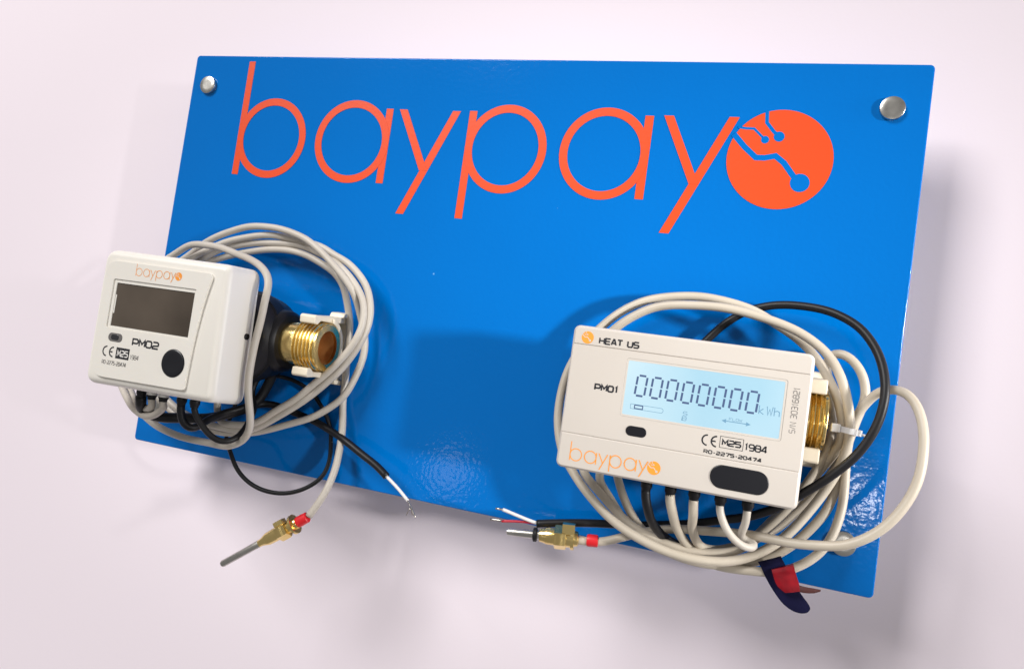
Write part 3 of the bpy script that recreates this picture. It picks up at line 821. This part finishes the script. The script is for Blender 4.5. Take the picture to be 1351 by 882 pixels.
RB = tube("coiled_cable", [
 (486, 60, 50), (486, 60, 46), (487.2, 58, 40.3), (486.3, 50, 31.8), (488.3, 40, 22.9), (493.7, 30, 15.8), (504.3, 22, 15.5), (520.0, 17, 21.9), (530.9, 15, 29.7), (538.6, 14, 35.5), (545.9, 13, 44.6), (554.4, 12, 55.4), (562.5, 11, 68.6), (569.7, 12, 84.6), (573.3, 15, 98.0), (575.1, 17, 107.1), (576.6, 17, 113.6), (578.7, 17, 120.7), (579.9, 17, 127.6), (578.8, 17, 133.7), (576.6, 17, 140.1), (572.6, 17, 145.9), (566.9, 16, 150.7), (561.4, 14, 152.5), (556.9, 11, 150.8), (554.7, 8, 144.2), (558.5, 6, 132.3), (565.6, 6, 118.4), (571.6, 7, 104.6), (573.2, 9, 87.9), (571.7, 12, 74.7), (568.6, 15, 63.9), (564.8, 18, 52.1), (559.0, 20, 42.1), (551.5, 22, 32.3), (542.5, 24, 23.2), (531.5, 26, 15.5), (517.0, 27, 9.6), (501.0, 29, 6.5), (484.3, 30, 6.5), (466.7, 30, 10.0), (450.7, 28, 15.3), (438.5, 27, 24.7), (428.9, 25, 35.3), (419.7, 23, 45.7), (425, 17, 68), (430, 12, 90), (445, 11, 86), (428.8, 14, 56.4), (432.8, 16, 44.8), (437.0, 18, 36.5), (443.2, 20, 27.1), (450.6, 20, 18.9), (463.2, 20, 12.4), (475.0, 16, 11.1)],
 RR * .97, M['cable_warm'])
tag(RB, "beige cable with a small upright loop right of PM01, held by the clear tie", "cable", "beige cables of PM01")
RS = empty("sensor_cable", (560, 40, 30))
tag(RS, "beige sensor cable looping past the board's right edge, ending in a brass probe", "cable", "beige cables of PM01")
tube("cable", [
 (480.5, 22, 11.4), (493.6, 25, 6.5), (509.1, 30, 6.4), (517.4, 31, 7.2), (526.9, 32, 8.4), (535.8, 32, 9.9), (543.2, 31, 12.0), (550.4, 30, 15.8), (557.0, 28, 20.5), (563.4, 26, 27.1), (568.7, 24, 35.9), (571.8, 22, 45.1), (573.5, 20, 55.7), (573.6, 18, 68.1), (572.9, 17, 81.3), (572.7, 17, 93.2), (573.5, 18, 105.0), (575.7, 20, 115.0), (581.2, 23, 125.0), (584.2, 26, 129.5), (587.7, 29, 132.4), (592.1, 33, 133.5), (596.5, 37, 133.0), (601.0, 41, 130.1), (604.5, 45, 124.4), (607.0, 49, 116.5), (608.2, 52, 108.5), (608.2, 54, 99.0), (607.4, 56, 88.2), (605.8, 57, 79.8), (602.4, 58, 70.3), (597.0, 59, 60.3), (590.8, 59, 52.4), (584.5, 59, 46.8), (577.3, 58, 41.8), (568.9, 57, 38.1), (557.0, 55, 35.8), (545.0, 53, 34.2), (534.4, 50, 33.5), (526.2, 47, 33.0), (514.7, 42, 31.3), (503.3, 38, 29.4), (489.2, 33, 26.4), (477.1, 29, 24.1), (463.8, 26, 20.6), (452.6, 24, 15.9), (443.7, 24, 11.8), (432.8, 25, 6.9), (428.1, 26, 5.1), (421.1, 27, 3.8), (410.0, 29, 3.2)],
 RR * .95, M['cable_warm'], RS)
A, B, L, ax, at_ = probe(RS, (428.1, 26, 5.1), (363.4, 36, 0.3), 0, 0)
lathe("red_sleeve", at_(2.5), ax, [(0, 3.2), (.5, 4.0), (5.8, 4.2), (7.4, 3.9), (7.8, 3.2)], M['red'], RS, 24)
fit = lathe("brass_fitting", at_(15.5), ax, [(0, 3.4), (.8, 4.8), (3, 5.2), (3.2, 7.6), (5.4, 7.6), (5.6, 6.2), (8.4, 6.2), (8.6, 7.6), (9.4, 8.1), (15.8, 8.1), (16.6, 7.6), (16.8, 5.8), (22, 5.6), (23.5, 5.0), (26, 4.4), (27, 4.3)], M['brass'], RS, 36, hexes=(7, 8, 9, 10))
wing = box("wing", -1, 1, -1, 1, -1, 1, M['brass'], fit)
wing.matrix_world = Matrix.Translation(V(*at_(22.5)) + Vector((.0, -.003, .0068))) @ V(*ax).to_track_quat('X', 'Z').to_matrix().to_4x4() @ Matrix.Diagonal((4.2, 3.6, 3.4, 1))
lathe("seal_ring", at_(44.0), ax, [(0, 3.6), (.5, 4.8), (2.6, 4.8), (3.1, 3.6)], M['black'], RS, 24)
lathe("steel_probe", at_(41.5), ax, [(0, 3.0), (L - 41.5 - 2, 2.5), (L - 41.5 - .8, 2.2), (L - 41.5, 1.2)], M['steel'], RS, 24)

JP = tube("jumper_cable", [(501.6, 60, 50), (501.6, 60, 46), (503.2, 60, 42.9), (505.5, 60, 37.4), (510.6, 59, 31.5), (516.8, 57, 27.0), (522.3, 54, 25.5), (525.4, 50, 27.0), (524.4, 46, 29.0), (519.5, 45, 29.2), (515.3, 47, 30.3), (516.9, 54, 36.9), (517.9, 58, 43.3), (517.6, 60, 46), (517.6, 60, 50)], 2.35, M['cable'])
tag(JP, "short grey cable looping between the two right glands under PM01", "cable", "beige cables of PM01")
BS = tube("black_cable", [(456.7, 60, 50), (456.7, 60, 46), (458.7, 58, 39.3), (460.9, 52, 31.2), (465.5, 42, 22.8), (472.7, 28, 15.4), (481.7, 18, 10.9), (495.0, 12, 8.0)], 2.9, M['black'])
tag(BS, "short black cable dropping from the leftmost gland under PM01", "cable", "black cables of PM01")
BK = empty("black_cable", (590, 40, 60))
tag(BK, "black cable arching right of PM01 and running left to stripped coloured wires", "cable", "black cables of PM01")
tube("sheath", [(462.1, 9, 124.9), (470.5, 9, 139.2), (480.5, 9, 153.1), (486.2, 9, 160.1), (492.5, 9, 166.1), (501.1, 9, 172.4), (510.0, 10, 176.1), (518.4, 12, 178.7), (528.7, 14, 179.9), (540.3, 17, 179.4), (549.9, 20, 178.0), (559.8, 24, 174.6), (569.7, 28, 169.0), (576.5, 32, 161.5), (582.1, 36, 152.2), (585.0, 40, 143.2), (586.4, 43, 135.1), (586.7, 45, 126.5), (585.4, 46, 116.0), (582.0, 46, 105.5), (577.1, 45, 95.1), (571.1, 44, 85.8), (560.4, 42, 73.6), (548.8, 40, 62.8), (537.0, 36, 51.6), (521.9, 32, 42.5), (505.3, 28, 35.9), (488.0, 22, 29.4), (468.3, 15, 23.0), (452.5, 12, 18.7), (429.8, 15, 15.3), (408.0, 22, 12.9), (392.9, 25, 10.2), (381.7, 27, 7.8)], 2.75, M['black'], BK)
tube("white_wire", [(383.8, 27, 8.2), (379.1, 28, 8.7), (369.3, 30, 11.0), (357.5, 32, 13.7)], 1.2, M['white_wire'], BK, 10)
tube("red_wire", [(383.8, 27, 8.2), (377.2, 27, 7.9), (367.4, 27, 6.7), (356.4, 27, 4.5)], .95, M['red_wire'], BK, 10)
tube("bare_strand", [(358.1, 32, 13.6), (352.5, 33, 13.6)], .7, M['copper'], BK, 8, 0)
tube("bare_strand", [(357.4, 27, 4.9), (347.8, 27, 4.1)], .8, M['copper'], BK, 8, 0)

# cable tie round the bundle
def band(name, center, ax_, rx, rd, w, th, material, parent=None):
    """flat strap: ellipse in the plane spanned by (bundle width direction, d)"""
    c = Vector(center)
    a = Vector(ax_).normalized()             # along the bundle
    e2 = Vector((0, 1, 0))
    e1 = e2.cross(a).normalized()
    e2 = a.cross(e1).normalized()
    v, f = [], []
    n_ = 48
    for i in range(n_):
        th_ = 2 * math.pi * i / n_
        sgn = lambda q: math.copysign(abs(q) ** .75, q)
        for (k, s) in ((0, -w / 2), (th, -w / 2), (th, w / 2), (0, w / 2)):
            v.append(tuple(c + e1 * (rx + k) * sgn(math.cos(th_)) + e2 * (rd + k) * sgn(math.sin(th_)) + a * s))
    for i in range(n_):
        for k in range(4):
            f.append([i * 4 + k, i * 4 + (k + 1) % 4, ((i + 1) % n_) * 4 + (k + 1) % 4, ((i + 1) % n_) * 4 + k])
    o = link(name, mesh_from(v, f), material, parent, True)
    o.data.set_sharp_from_angle(angle=math.radians(40))
    return o, e1, e2, c, a
tie = empty("cable_tie", (568.7, 22, 104.4))
tag(tie, "clear nylon cable tie strapped round the beige bundle right of PM01", "cable tie")
b_, e1, e2, c_, a_ = band("strap", (568.6, 21, 104.5), (-.10, 0, -1), 9.8, 15.2, 3.6, .9, M['tie'], tie)
hd = box("head", -2.6, 2.6, -2.2, 2.2, -2.6, 2.6, M['tie'], tie, .6)
hd.matrix_world = Matrix.Translation(V(*(c_ + e1 * 6 + e2 * 15.2)))
tube("tail", [tuple(c_ + e1 * -9 + e2 * 6), tuple(c_ + e1 * -12 + e2 * 9 + a_ * 1), tuple(c_ + e1 * -16 + e2 * 9 + a_ * -1)], .8, M['tie'], tie, 8, 1)

# strap tags on the lowest turn
def strap(name, left, right_, th, material, parent=None):
    """a bent band between two edge lines (same number of points), with thickness towards the board"""
    L_, R_ = catmull(left), catmull(right_)
    k = min(len(L_), len(R_))
    rs = lambda c: [c[int(round(i * (len(c) - 1) / 23))] for i in range(24)]
    L_, R_ = rs(L_), rs(R_)
    v, f = [], []
    for a, b in zip(L_, R_):
        nrm = Vector((0, 1, 0))
        m1 = a.lerp(b, .5) + nrm * .6
        for q in (a, m1, b, b - nrm * th, m1 - nrm * th, a - nrm * th):
            v.append(tuple(q))
    for i in range(23):
        for j in range(6):
            f.append([i * 6 + j, i * 6 + (j + 1) % 6, (i + 1) * 6 + (j + 1) % 6, (i + 1) * 6 + j])
    f.append(list(range(6)))
    f.append([23 * 6 + j for j in range(6)][::-1])
    o = link(name, mesh_from(v, f), material, parent, True)
    o.data.set_sharp_from_angle(angle=math.radians(50))
    return o
nv = strap("strap_tag", [(527.9, 34, 15.0), (530.0, 36.5, 12.7), (533.4, 34, 6.8), (538.8, 33, -0.4), (545.9, 33, -7.4), (551.9, 33, -10.1), (556.3, 33, -10.3), (558.4, 33, -9.7)],
           [(540.7, 34, 21.3), (542.7, 36.5, 18.7), (547.1, 34, 11.7), (552.5, 33, 3.9), (557.0, 33, -1.1), (560.2, 33, -4.4), (561.1, 33, -6.5), (560.1, 33, -8.6)], 1.2, M['navy'])
tag(nv, "navy fabric strap tongue hanging from the lowest beige loop below the board", "strap")
rd = empty("strap_tag", (544.2, 40, 8.8))
tag(rd, "red label strap folded over the lowest beige loop by the board's bottom edge", "strap")
strap("label", [(535.7, 32, 12.3), (536.2, 37.5, 12.9), (538.1, 38, 8.3), (540.8, 38, 3.8), (545.6, 38, 1.0)],
      [(548.0, 32, 18.0), (548.4, 37.5, 18.4), (550.3, 38, 13.4), (552.6, 38, 8.4), (553.8, 38, 3.8)], .8, M['red_tag'], rd)
strap("end_flap", [(549.9, 35, 2.9), (556.2, 33, 2.2), (562.2, 32, 3.1), (565.6, 31, 4.6)], [(550.3, 35, 7.1), (555.8, 33, 5.8), (561.9, 32, 5.8), (565.9, 31, 5.6)], .9, M['maroon'], rd)
